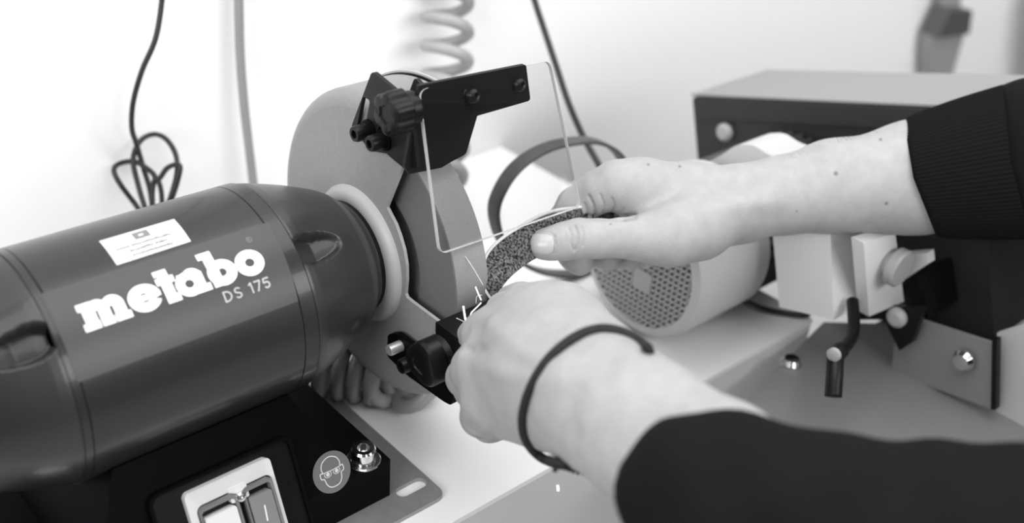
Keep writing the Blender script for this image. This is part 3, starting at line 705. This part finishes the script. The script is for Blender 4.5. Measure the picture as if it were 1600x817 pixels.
# fine hairs along the forearm's top edge
V = []; F = []
for i in range(60):
    x = random.uniform(1225, 1405) if i > 24 else random.gauss(1322, 14)
    y0 = np.interp(x, [1220, 1300, 1415], [250, 222, 190])+random.uniform(-4, 6)
    t = None
    for dy in range(0, 26, 2):
        t = H.hit(x, y0+dy)
        if t: y0 += dy; break
    if not t: continue
    L = random.uniform(5, 14)*(1.6 if i <= 24 else 1); a = random.uniform(-2.9, -2.3); p = []
    for k in range(5):
        q = k/4; p.append(px3(x+L*q*math.cos(a+q*.9), y0+L*q*math.sin(a+q*.9)*.6, t-.0003)); 
    b0 = len(V)
    for k, q in enumerate(p):
        wv = .00007*(1-k/5); V += [q+np.array([0, wv, 0]), q-np.array([0, wv, 0]), q+np.array([0, 0, -wv*1.5])]
    for k in range(4):
        for m_ in range(3): F.append([b0+3*k+m_, b0+3*k+(m_+1) % 3, b0+3*k+3+(m_+1) % 3, b0+3*k+3+m_])
oh = mesh('arm_hair', c2w(np.array(V)), F, M['hair'], hr, False, label='fine dark hairs on the forearm'); oh['kind'] = 'stuff'

# left hand and wrist
L_ = Blob()
L_.group(.006, .020, [
    [(1240, 840, .43, 100), (1120, 745, .455, 106), (1004, 670, .49, 98), (935, 622, .52, 92)],
    [(935, 620, .52, 94), (870, 580, .555, 92), (830, 560, .575, 84)],
    [(940, 640, .53, 70), (850, 610, .575, 72), (800, 608, .590, 66)],
    [(930, 590, .535, 70), (870, 520, .585, 66), (828, 500, .60, 52)]])
L_.group(.010, .006, [[(850, 530, .585, 60), (775, 522, .604, 42), (757, 527, .612, 30)], [(840, 570, .575, 62), (757, 572, .592, 44), (742, 577, .600, 32)],
    [(860, 600, .570, 60), (772, 628, .588, 46), (760, 640, .596, 34)], [(870, 540, .585, 60), (815, 487, .616, 38)]])
L_.group(.004, .004, [[(815, 487, .616, 36), (790, 487, .64, 30), (786, 500, .662, 25), (810, 520, .655, 23)]])
L_.group(.006, .004, [[(757, 522, .612, 36), (745, 528, .640, 30), (752, 545, .658, 27), (785, 560, .648, 25)]])
L_.group(.006, .004, [[(742, 577, .600, 36), (728, 590, .624, 30), (738, 610, .642, 27), (775, 618, .634, 25)]])
L_.group(.006, .004, [[(762, 642, .594, 38), (752, 650, .612, 32), (765, 662, .626, 28), (795, 660, .62, 24)]])
L_.group(.005, .006, [[(900, 520, .60, 50), (850, 485, .635, 36), (815, 470, .655, 27), (796, 468, .662, 22)]])
lc = [([(728, 545), (738, 548), (750, 545)], .003, .0010), ([(900, 610), (890, 640), (895, 680)], .004, .0008), ([(735, 668), (752, 682), (770, 686)], .003, .0010), ([(905, 545), (925, 560), (950, 560)], .004, .0006), ([(760, 500), (810, 545), (880, 580)], .005, -.0007), ([(750, 575), (810, 590), (880, 600)], .005, -.0007)]
hl = finish_skin(L_, .00125, lc, [], 'left_hand', PER)
# bracelet following the wrist
pts = [(1014, 549), (1003, 536), (985, 524), (962, 516), (936, 514), (908, 522), (882, 538), (858, 560), (839, 587), (825, 617), (817, 650), (819, 678), (830, 700), (848, 716), (868, 724)]
B3 = []
for x, y in smoothpath([np.array(p, float) for p in pts], 4):
    t = L_.hit(x, y); B3.append((x, y, t))
good = [b for b in B3 if b[2]]; tt = lambda x, y: min(good, key=lambda b: (b[0]-x)**2+(b[1]-y)**2)[2]
B3 = [(x, y, (t if t else tt(x, y)+.004)-.0020) for x, y, t in B3]
front = [at(*b) for b in B3]; a_, b_ = front[0], front[-1]
backs = [at(1030, 610, .545), at(990, 690, .56), at(930, 735, .55)]
ringp = front[::2]+[at(880, 726, .522)]+backs[::-1]
nw = 260; ringc = smoothpath(ringp, 26, True); brc = None
Vb = []
bc = empty('bracelet', at(850, 620, .48), None, None); bc.parent = PER; bc.location = Vector(at(850, 620, .48))-PER.location
for ph in (0, 2*PI/3, 4*PI/3):
    Q = []
    for i, q in enumerate(ringc):
        a = ringc[i-1]; b = ringc[(i+1) % len(ringc)]; t = b-a; t /= np.linalg.norm(t); u = np.cross(t, FW); u /= np.linalg.norm(u); v = np.cross(t, u); w_ = i*.62+ph
        Q.append(q+(u*math.cos(w_)+v*math.sin(w_))*.0016)
    tube(Q, .0010, 'cord_strand', M['cord'], bc, n=6, closed=True, sub=0)
tube([at(856, 718, .512), at(868, 722, .508), at(884, 724, .506)], .0024, 'knot', M['cord'], bc, n=8)
tube([at(862, 720, .508), at(868, 730, .508), at(866, 737, .508)], .0012, 'tail', M['cord'], bc, n=6)
tube([at(872, 712, .508), at(886, 722, .505), at(893, 728, .505)], .0012, 'tail', M['cord'], bc, n=6)

# right cuff with knitted ribs
def cuff():
    V = []; F = []; NR = 100; N = NR*4; st_ = np.linspace(0, 1, 26)
    for s in st_:
        cx = 1437+s*152; cy = 278-s*25; tz = .775+s*.012
        hv = 93+s*27; hx = -26*(1-s)-22*s; depth = (98+s*15)*tz/FOC
        edge = 1-.05*math.exp(-s/.03)
        bulge = 1+.018*math.sin(PI*s)
        for j in range(N):
            a = 2*PI*j/N; rib = 1+.010*math.cos(NR*a)*min(1, s*20+.3)
            c, s_ = math.cos(a), math.sin(a); k = rib*edge*bulge
            bow = -14*(1-s)*max(0, -s_)*0
            V.append(px3(cx+hx*c*k-10*(1-abs(c))*(1 if s_ > 0 else .4), cy-hv*c*k, tz-depth*s_*k))
    for i in range(len(st_)-1):
        for j in range(N): F.append([i*N+j, i*N+(j+1) % N, (i+1)*N+(j+1) % N, (i+1)*N+j])
    # turned-in lip
    b0 = len(V); c = np.mean(V[:N], 0)
    for j in range(N): V.append(np.array(V[j])*.92+c*.08+np.array([.004, 0, 0]))
    for j in range(N): F.append([b0+j, b0+(j+1) % N, (j+1) % N, j])
    return c2w(np.array(V)), F
V, F = cuff(); 
SW = Blob()
SW.group(.01, .03, [[(1610, 246, .79, 124), (1760, 262, .80, 150), (1950, 300, .78, 175)], [(1950, 300, .78, 175), (2350, 330, .72, 260)],
    [(1095, 775, .428, 134), (1250, 822, .42, 128), (1550, 900, .42, 185), (1900, 980, .44, 230)], [(1900, 980, .44, 230), (2450, 900, .52, 330)],
    [(2350, 330, .72, 300), (2700, 420, .68, 420), (2700, 800, .62, 440), (2450, 900, .52, 330)], [(2750, 600, .66, 430), (2750, 1500, .8, 420)]])
def clipsw(F_, P):
    # flat cuff openings: cut the rounded ends
    n1 = px3(1250, 822, .42)-px3(1095, 775, .428); n1 /= np.linalg.norm(n1); c1 = px3(940, 690, .447)
    d = -(P-c1)@n1; near = (P[..., 2] < .6) & (P[..., 0] < .2)
    F2 = np.where(near, smin(-F_, -d, .012)*-1, F_)
    return F2
Vs, Qs = SW.surf(.0055, clipsw); Vs = relax(Vs, Qs, 2); Ns = normals(Vs, Qs)
pp = vpx(Vs)
fold = .0012*np.sin(pp[:, 0]*.02+pp[:, 1]*.035)*(Vs[:, 2] < .6)+.0008*np.sin(pp[:, 0]*.045-pp[:, 1]*.02)
Vs = Vs+Ns*fold[:, None]
sws = mesh('sweatshirt', c2w(Vs), Qs, M['fleece'], PER, True, label='black fleece sweatshirt')
mesh('cuff', V, F, M['knit'], sws, True, label='ribbed black knit cuff at the right wrist')

# sparks: short bright strokes at the wheel
SPK = [([(743, 448), (747, 458), (752, 469)], .00045, .655), ([(724, 478), (726, 492), (729, 506), (733, 512)], .0006, .640), ([(752, 473), (742, 483), (737, 488), (735, 493)], .0004, .650), ([(744, 474), (745, 463), (753, 461)], .00022, .655),
       ([(722, 394), (735, 412), (746, 430), (755, 446)], .00022, .650), ([(713, 497), (722, 501), (727, 504)], .00025, .640)]
sl_ = ['longer tilted bright spark stroke just above the left hand', 'thickest upright bright spark streak over the black tool rest', 'hooked bright spark curl beside the left knuckles', 'thin square-bent spark thread above the hand', 'long hair-thin bright filament across the wheel face', 'short faint spark lying on the black rest']
for (L, r, t), lb in zip(SPK, sl_): tag(tube([at(x, y, t) for x, y in L], r, 'spark', M['thread'] if r < .0003 else M['spark'], None, n=6, sub=4), lb, 'spark')
tag(tube([at(871, 758, .60), at(872, 762, .60), at(872, 767, .60)], .0008, 'spark', M['spark'], None, n=6, sub=3), 'small bright falling spark below the bracelet knot', 'spark')

# ================================================================== behind the grinder
cb = tag(tube([*rise(at(257, -60, .80)), at(257, -60, .80), at(253, 0, .81), at(243, 60, .815), at(222, 110, .82), at(208, 160, .83), at(206, 200, .84), at(213, 224, .855), at(224, 262, .875), at(235, 300, .87), at(240, 345, .862), at(243, 360, .86),
      at(262, 320, .855), at(276, 272, .855), at(274, 240, .87), at(258, 216, .875), at(238, 210, .875), at(218, 222, .87), at(208, 250, .865), at(216, 290, .865), at(228, 330, .86), at(232, 350, .86),
      at(212, 320, .87), at(188, 288, .862), at(178, 266, .862), at(188, 255, .875), at(212, 253, .865), at(236, 268, .86), at(247, 280, .855), at(262, 262, .855), at(280, 258, .85), at(278, 280, .85), at(262, 330, .86), at(255, 350, .87),
      at(252, 300, .87), at(244, 278, .87), at(238, 300, .87), at(240, 350, .862)], .0021, 'power_cable', M['cable'], None, n=8, sub=8), 'black cable gathered in loops hanging behind the motor', 'cable')
tag(tube([*rise(at(371, -70, .855)), at(371, -70, .855), at(373, 0, .87), at(375, 80, .89), at(381, 160, .91), at(389, 230, .93), at(397, 300, .95), at(402, 380, .965)], .0038, 'cable', M['gcable'], None, n=10), 'thick straight grey cable hanging down the wall left of the guard', 'cable')
tag(tube([*rise(at(815, -70, .97), -.25), at(815, -70, .97), at(835, 0, .97), at(848, 40, .97), at(868, 100, .97), at(888, 160, .97), at(912, 215, .97), at(938, 262, .96), at(955, 300, .955)], .0029, 'cable', M['cable'], None, n=10), 'slanting black cable running down to the right hand', 'cable')
# coiled hose: hangs vertically, then lies on the bench
def coil():
    P = []; turns = 0
    ax = [*rise(at(699, -80, 1.0))[1:], at(699, -80, 1.0), at(699, 20, 1.0), at(698, 105, 1.0), at(694, 200, 1.0), at(688, 300, .985), at(680, 400, .97), at(662, 500, .925)]
    ax += [onZ(640, 585, BZ+.022), onZ(600, 582, BZ+.023), onZ(555, 575, BZ+.023), onZ(515, 570, BZ+.023), onZ(480, 565, BZ+.023)]
    S = smoothpath(ax, 40); L = 0; ph = 1.0; prev = np.array([1., 0, 0])
    for i in range(1, len(S)):
        t = S[i]-S[i-1]; l = np.linalg.norm(t); t /= l; L += l; pitch = .0265 if S[i][2] > BZ+.03 else .0125
        prev = prev-t*(prev@t); prev /= np.linalg.norm(prev); v = np.cross(t, prev); n_ = max(1, int(l/pitch*14)+1)
        for k in range(n_):
            ph += l/n_/pitch*2*PI; q = S[i-1]+(S[i]-S[i-1])*(k+1)/n_; P.append(q+(prev*math.cos(ph)-v*math.sin(ph))*.0195)
    return P
tag(tube(coil(), .0056, 'spiral_hose', M['hose'], None, n=8, sub=0), 'pale grey coiled air hose hanging behind the wheel guard', 'hose')
# leather loop
yr = .045
lp = [onY(x, y, yr) for x, y in ((768, 385), (778, 348), (803, 313), (840, 287), (880, 274), (925, 271), (960, 290), (980, 335), (975, 390), (950, 440), (905, 468), (858, 472), (815, 460), (782, 430))]
lo_ = min(p[2] for p in lp); lp = [p+np.array([0, 0, max(0, BZ+.002-lo_)]) for p in lp]
tag(tube(lp, 0, 'leather_loop', M['dstrap'], None, n=16, closed=True, sub=6, flat=((0, 1, 0), .0065, .0016)), 'dark leather belt loop standing on the bench behind the right hand', 'strap')

# ================================================================== belt sander on its stand (right, out of focus)
BS = empty('belt_sander', (.42, -.08, -1.05), 'large dark belt sander with a pale motor on a grey stand, right of the bench', 'sander')
XB = .425
fp_ = roundpoly(px_poly([(1082, 151), (1530, 172), (1554, 536), (1440, 502), (1104, 405)], XB), .004, 3)
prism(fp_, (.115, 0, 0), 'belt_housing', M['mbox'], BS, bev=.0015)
prism(px_poly([(1084, 153), (1530, 175), (1530, 208), (1088, 184)], XB-.004), (.004, 0, 0), 'housing_lip', M['mbox'], BS)
c = onX(1134, 206, XB-.001)
lathe(c, (-1, 0, 0), [(0, 0), (0, .0085), (.003, .0085), (.006, .006), (.0065, 0)], 'housing_screw', M['collar'], BS, n=24, label='pale dome screw')
# motor
XM = .222
def fitc(pts):
    A = np.array(pts); Mx = np.c_[2*A, np.ones(len(A))]; s = np.linalg.lstsq(Mx, (A**2).sum(1), rcond=None)[0]; return s[0], s[1], math.sqrt(s[2]+s[0]**2+s[1]**2)
my, mz, mr = fitc([onX(x, y, XM)[1:] for x, y in ((932, 450), (945, 478), (965, 498), (1000, 518), (1040, 525), (1065, 515))])
mr = .0625; mz = max(mz, BZ+mr+.001)
mc = (0, my, mz)
mo = lathe(mc, (1, 0, 0), [(XM, mr*.84), (XM-.001, mr*.86), (XM+.002, mr*.96), (XM+.010, mr), (XM+.082, mr), (XM+.084, mr*.96), (XM+.084, mr*.8)], 'motor_cowl', M['cowl'], BS, n=72, label='pale grey motor cowl with a dark grille')
lathe(mc, (1, 0, 0), [(XM+.003, 0), (XM+.003, mr*.86)], 'grille_recess', M['grille'], mo, n=48)
bm = bmesh.new(); k = mr*.84
for i in range(-10, 11):
    yy = i*k/10.4; hh = math.sqrt(max(k*k-yy*yy, 0))
    if hh < .004: continue
    prism_bm([(XM-.0005, my+yy-.0006, mz-hh), (XM-.0005, my+yy+.0006, mz-hh), (XM-.0005, my+yy+.0006, mz+hh), (XM-.0005, my+yy-.0006, mz+hh)], (.002, 0, 0), bm)
    prism_bm([(XM-.0005, my-hh, mz+yy-.0008), (XM-.0005, my+hh, mz+yy-.0008), (XM-.0005, my+hh, mz+yy+.0008), (XM-.0005, my-hh, mz+yy+.0008)], (.002, 0, 0), bm)
g_ = frombm(bm, 'grille_bars', M['cowl'], mo); g_['kind'] = 'stuff'
prism([(XM-.001, my-.006+dy, mz-.012+dz+.0) for dy, dz in rrect(.018, .018, .002)], (.002, 0, 0), 'cowl_label', M['collar'], mo)
ff = lambda t, h: 1-.10*(.5+.5*math.cos(36*t))
lathe(mc, (1, 0, 0), [(XM+.084, mr*.5), (XM+.084, mr*.95), (XB-.004, mr*.95), (XB-.004, mr*.5)], 'motor_fins_shaded', M['fins_shaded'], BS, n=288, rf=ff, sharp=50)  # shade on the fins is painted in as a darker colour
prism(roundpoly([onX(x, y, .312) for x, y in ((1070, 292), (1088, 262), (1128, 242), (1150, 226), (1178, 226), (1200, 242), (1232, 252), (1262, 285))], .006, 3), (.04, 0, 0), 'terminal_box', M['cowl'], BS, bev=.003)
# switch box
XS = .285
sf = px_poly([(1204, 330), (1296, 336), (1303, 500), (1218, 480)], XS)
dX = np.array([onY(1395, 460, sf[2][1])[0]-XS, 0, 0])
sbx = prism(sf, (.085, 0, 0), 'switch_box', M['white'], BS, bev=.003, label='white plastic switch box')
ys = sf[2][1]
def onSide(x, y, off): return onY(x, y, ys-off)
sd = [onSide(*q, .0) for q in ((1330, 370), (1380, 356), (1395, 462), (1340, 485))]
prism(sd, (0, -.010, 0), 'switch_front', M['white'], sbx, bev=.002)
cc = onSide(1392, 412, .012)
lathe(cc+np.array([0, .004, 0]), (0, -1, 0), [(0, .010), (.006, .010), (.007, .0145), (.013, .0145), (.0145, .013), (.0145, 0)], 'stop_button', M['gbtn'], sbx, n=36, label='round grey mushroom button')
prism([onX(x, y, .36) for x, y in ((1385, 400), (1448, 395), (1450, 412), (1395, 448))], (.01, 0, 0), 'mounting_tab', M['white'], BS, bev=.001)
prism([onX(x, y, .375) for x, y in ((1320, 455), (1440, 430), (1450, 498), (1340, 500))], (.045, 0, 0), 'arm_bracket', M['blackp'], BS, bev=.002)
prism([onX(x, y, .35) for x, y in ((1372, 480), (1445, 478), (1425, 535), (1405, 548))], (.006, 0, 0), 'pointer_plate', M['blackp'], BS, bev=.001)
lathe(onX(1403, 495, .349), (-1, 0, 0), [(0, .008), (.003, .008), (.006, .005), (.0062, 0)], 'clamp_bolt', M['collar'], BS, n=24)
hb = tube([onX(1332, 470, .30), onX(1334, 515, .28), onX(1324, 538, .265), onX(1307, 555, .25), onX(1304, 585, .24), onX(1302, 620, .232)], lambda s: .0045 if s < .5 else .0060, 'clamp_lever', M['blackp'], BS, n=12)
lathe(onX(1305, 553, .244), (-1, 0, 0), [(0, .005), (.003, .005), (.004, .003), (.004, 0)], 'lever_screw', M['collar'], BS, n=20)
# stand: sheet metal head, upright panel
zs = -.1365
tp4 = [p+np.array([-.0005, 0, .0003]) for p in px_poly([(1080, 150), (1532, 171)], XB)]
prism([tp4[0], tp4[1], tp4[1]+np.array([.116, 0, 0]), tp4[0]+np.array([.116, 0, 0])], (0, 0, .002), 'housing_top_sheen', M['top_sheen'], BS, label='housing top with its glossy sheen painted paler')  # thin plate added on top, its paler colour paints in the grazing sheen
prism([onZ(x, y, zs) for x, y in ((1287, 503), (1150, 640), (1060, 740), (1300, 900), (1750, 800), (1700, 560), (1420, 506))], (0, 0, -.004), 'stand_top', M['stand'], BS)
prism([onX(x, y, .365) for x, y in ((1436, 500), (1554, 538), (1552, 640), (1392, 582), (1400, 520))], (.004, 0, 0), 'stand_panel', M['stand'], BS)
prism([onX(x, y, .362) for x, y in ((1550, 530), (1558, 530), (1556, 640), (1548, 640))], (.006, 0, 0), 'panel_edge', M['blackp'], BS)
prism([onX(x, y, .38) for x, y in ((1558, 520), (1800, 440), (1800, 760), (1556, 700))], (.004, 0, 0), 'stand_panel', M['cowl'], BS)
for x, y, X in ((1235, 570, .0), (1507, 562, .362)):
    if X: c, ax = onX(x, y, X), (-1, 0, 0)
    else: c, ax = onZ(x, y, zs), (0, 0, 1)
    lathe(c, ax, [(0, .0085), (.003, .0085), (.0065, .006), (.007, 0)], 'stand_screw', M['chrome'], BS, n=24)
sx, sy = .43, -.2
box((sx-.06, sy-.10, -1.05), (sx+.16, sy+.06, zs-.02), 'stand_column', M['stand'], BS)
tube([onX(1160, 470, .30), onZ(1200, 485, BZ+.004), onZ(1260, 492, BZ+.004), (.37, -.10, BZ+.004)], .0028, 'motor_lead', M['cable'], BS, n=8)

# wall things at the top right
yw = .272
hg = empty('hanging_tool', onY(1465, 60, yw), 'blurred dark tapered tool hanging on the wall, top right', 'tool')
prism([onY(x, y, yw) for x, y in ((1458, 8), (1492, 8), (1488, 44), (1438, 50))], (0, -.03, 0), 'handle', M['hang'], hg, bev=.004)
prism([onY(x, y, yw) for x, y in ((1438, 50), (1488, 44), (1466, 122), (1436, 124))], (0, -.022, 0), 'blade', M['pipe'], hg, bev=.004)
prism([onY(x, y, yw) for x, y in ((1462, -60), (1494, -60), (1492, 8), (1462, 8))], (0, -.01, 0), 'strap', M['hose'], hg, bev=.002)
dt = [onY(1695, -80, .20)+np.array([0, 0, .9]), onY(1695, -80, .20), onY(1668, 20, .20), onY(1632, 210, .20), onY(1632, 210, .20)+np.array([-.01, 0, -.9])]
tag(tube(dt, .042, 'duct', M['pipe'], None, n=24), 'blurred grey duct running down the wall at the right edge', 'duct')
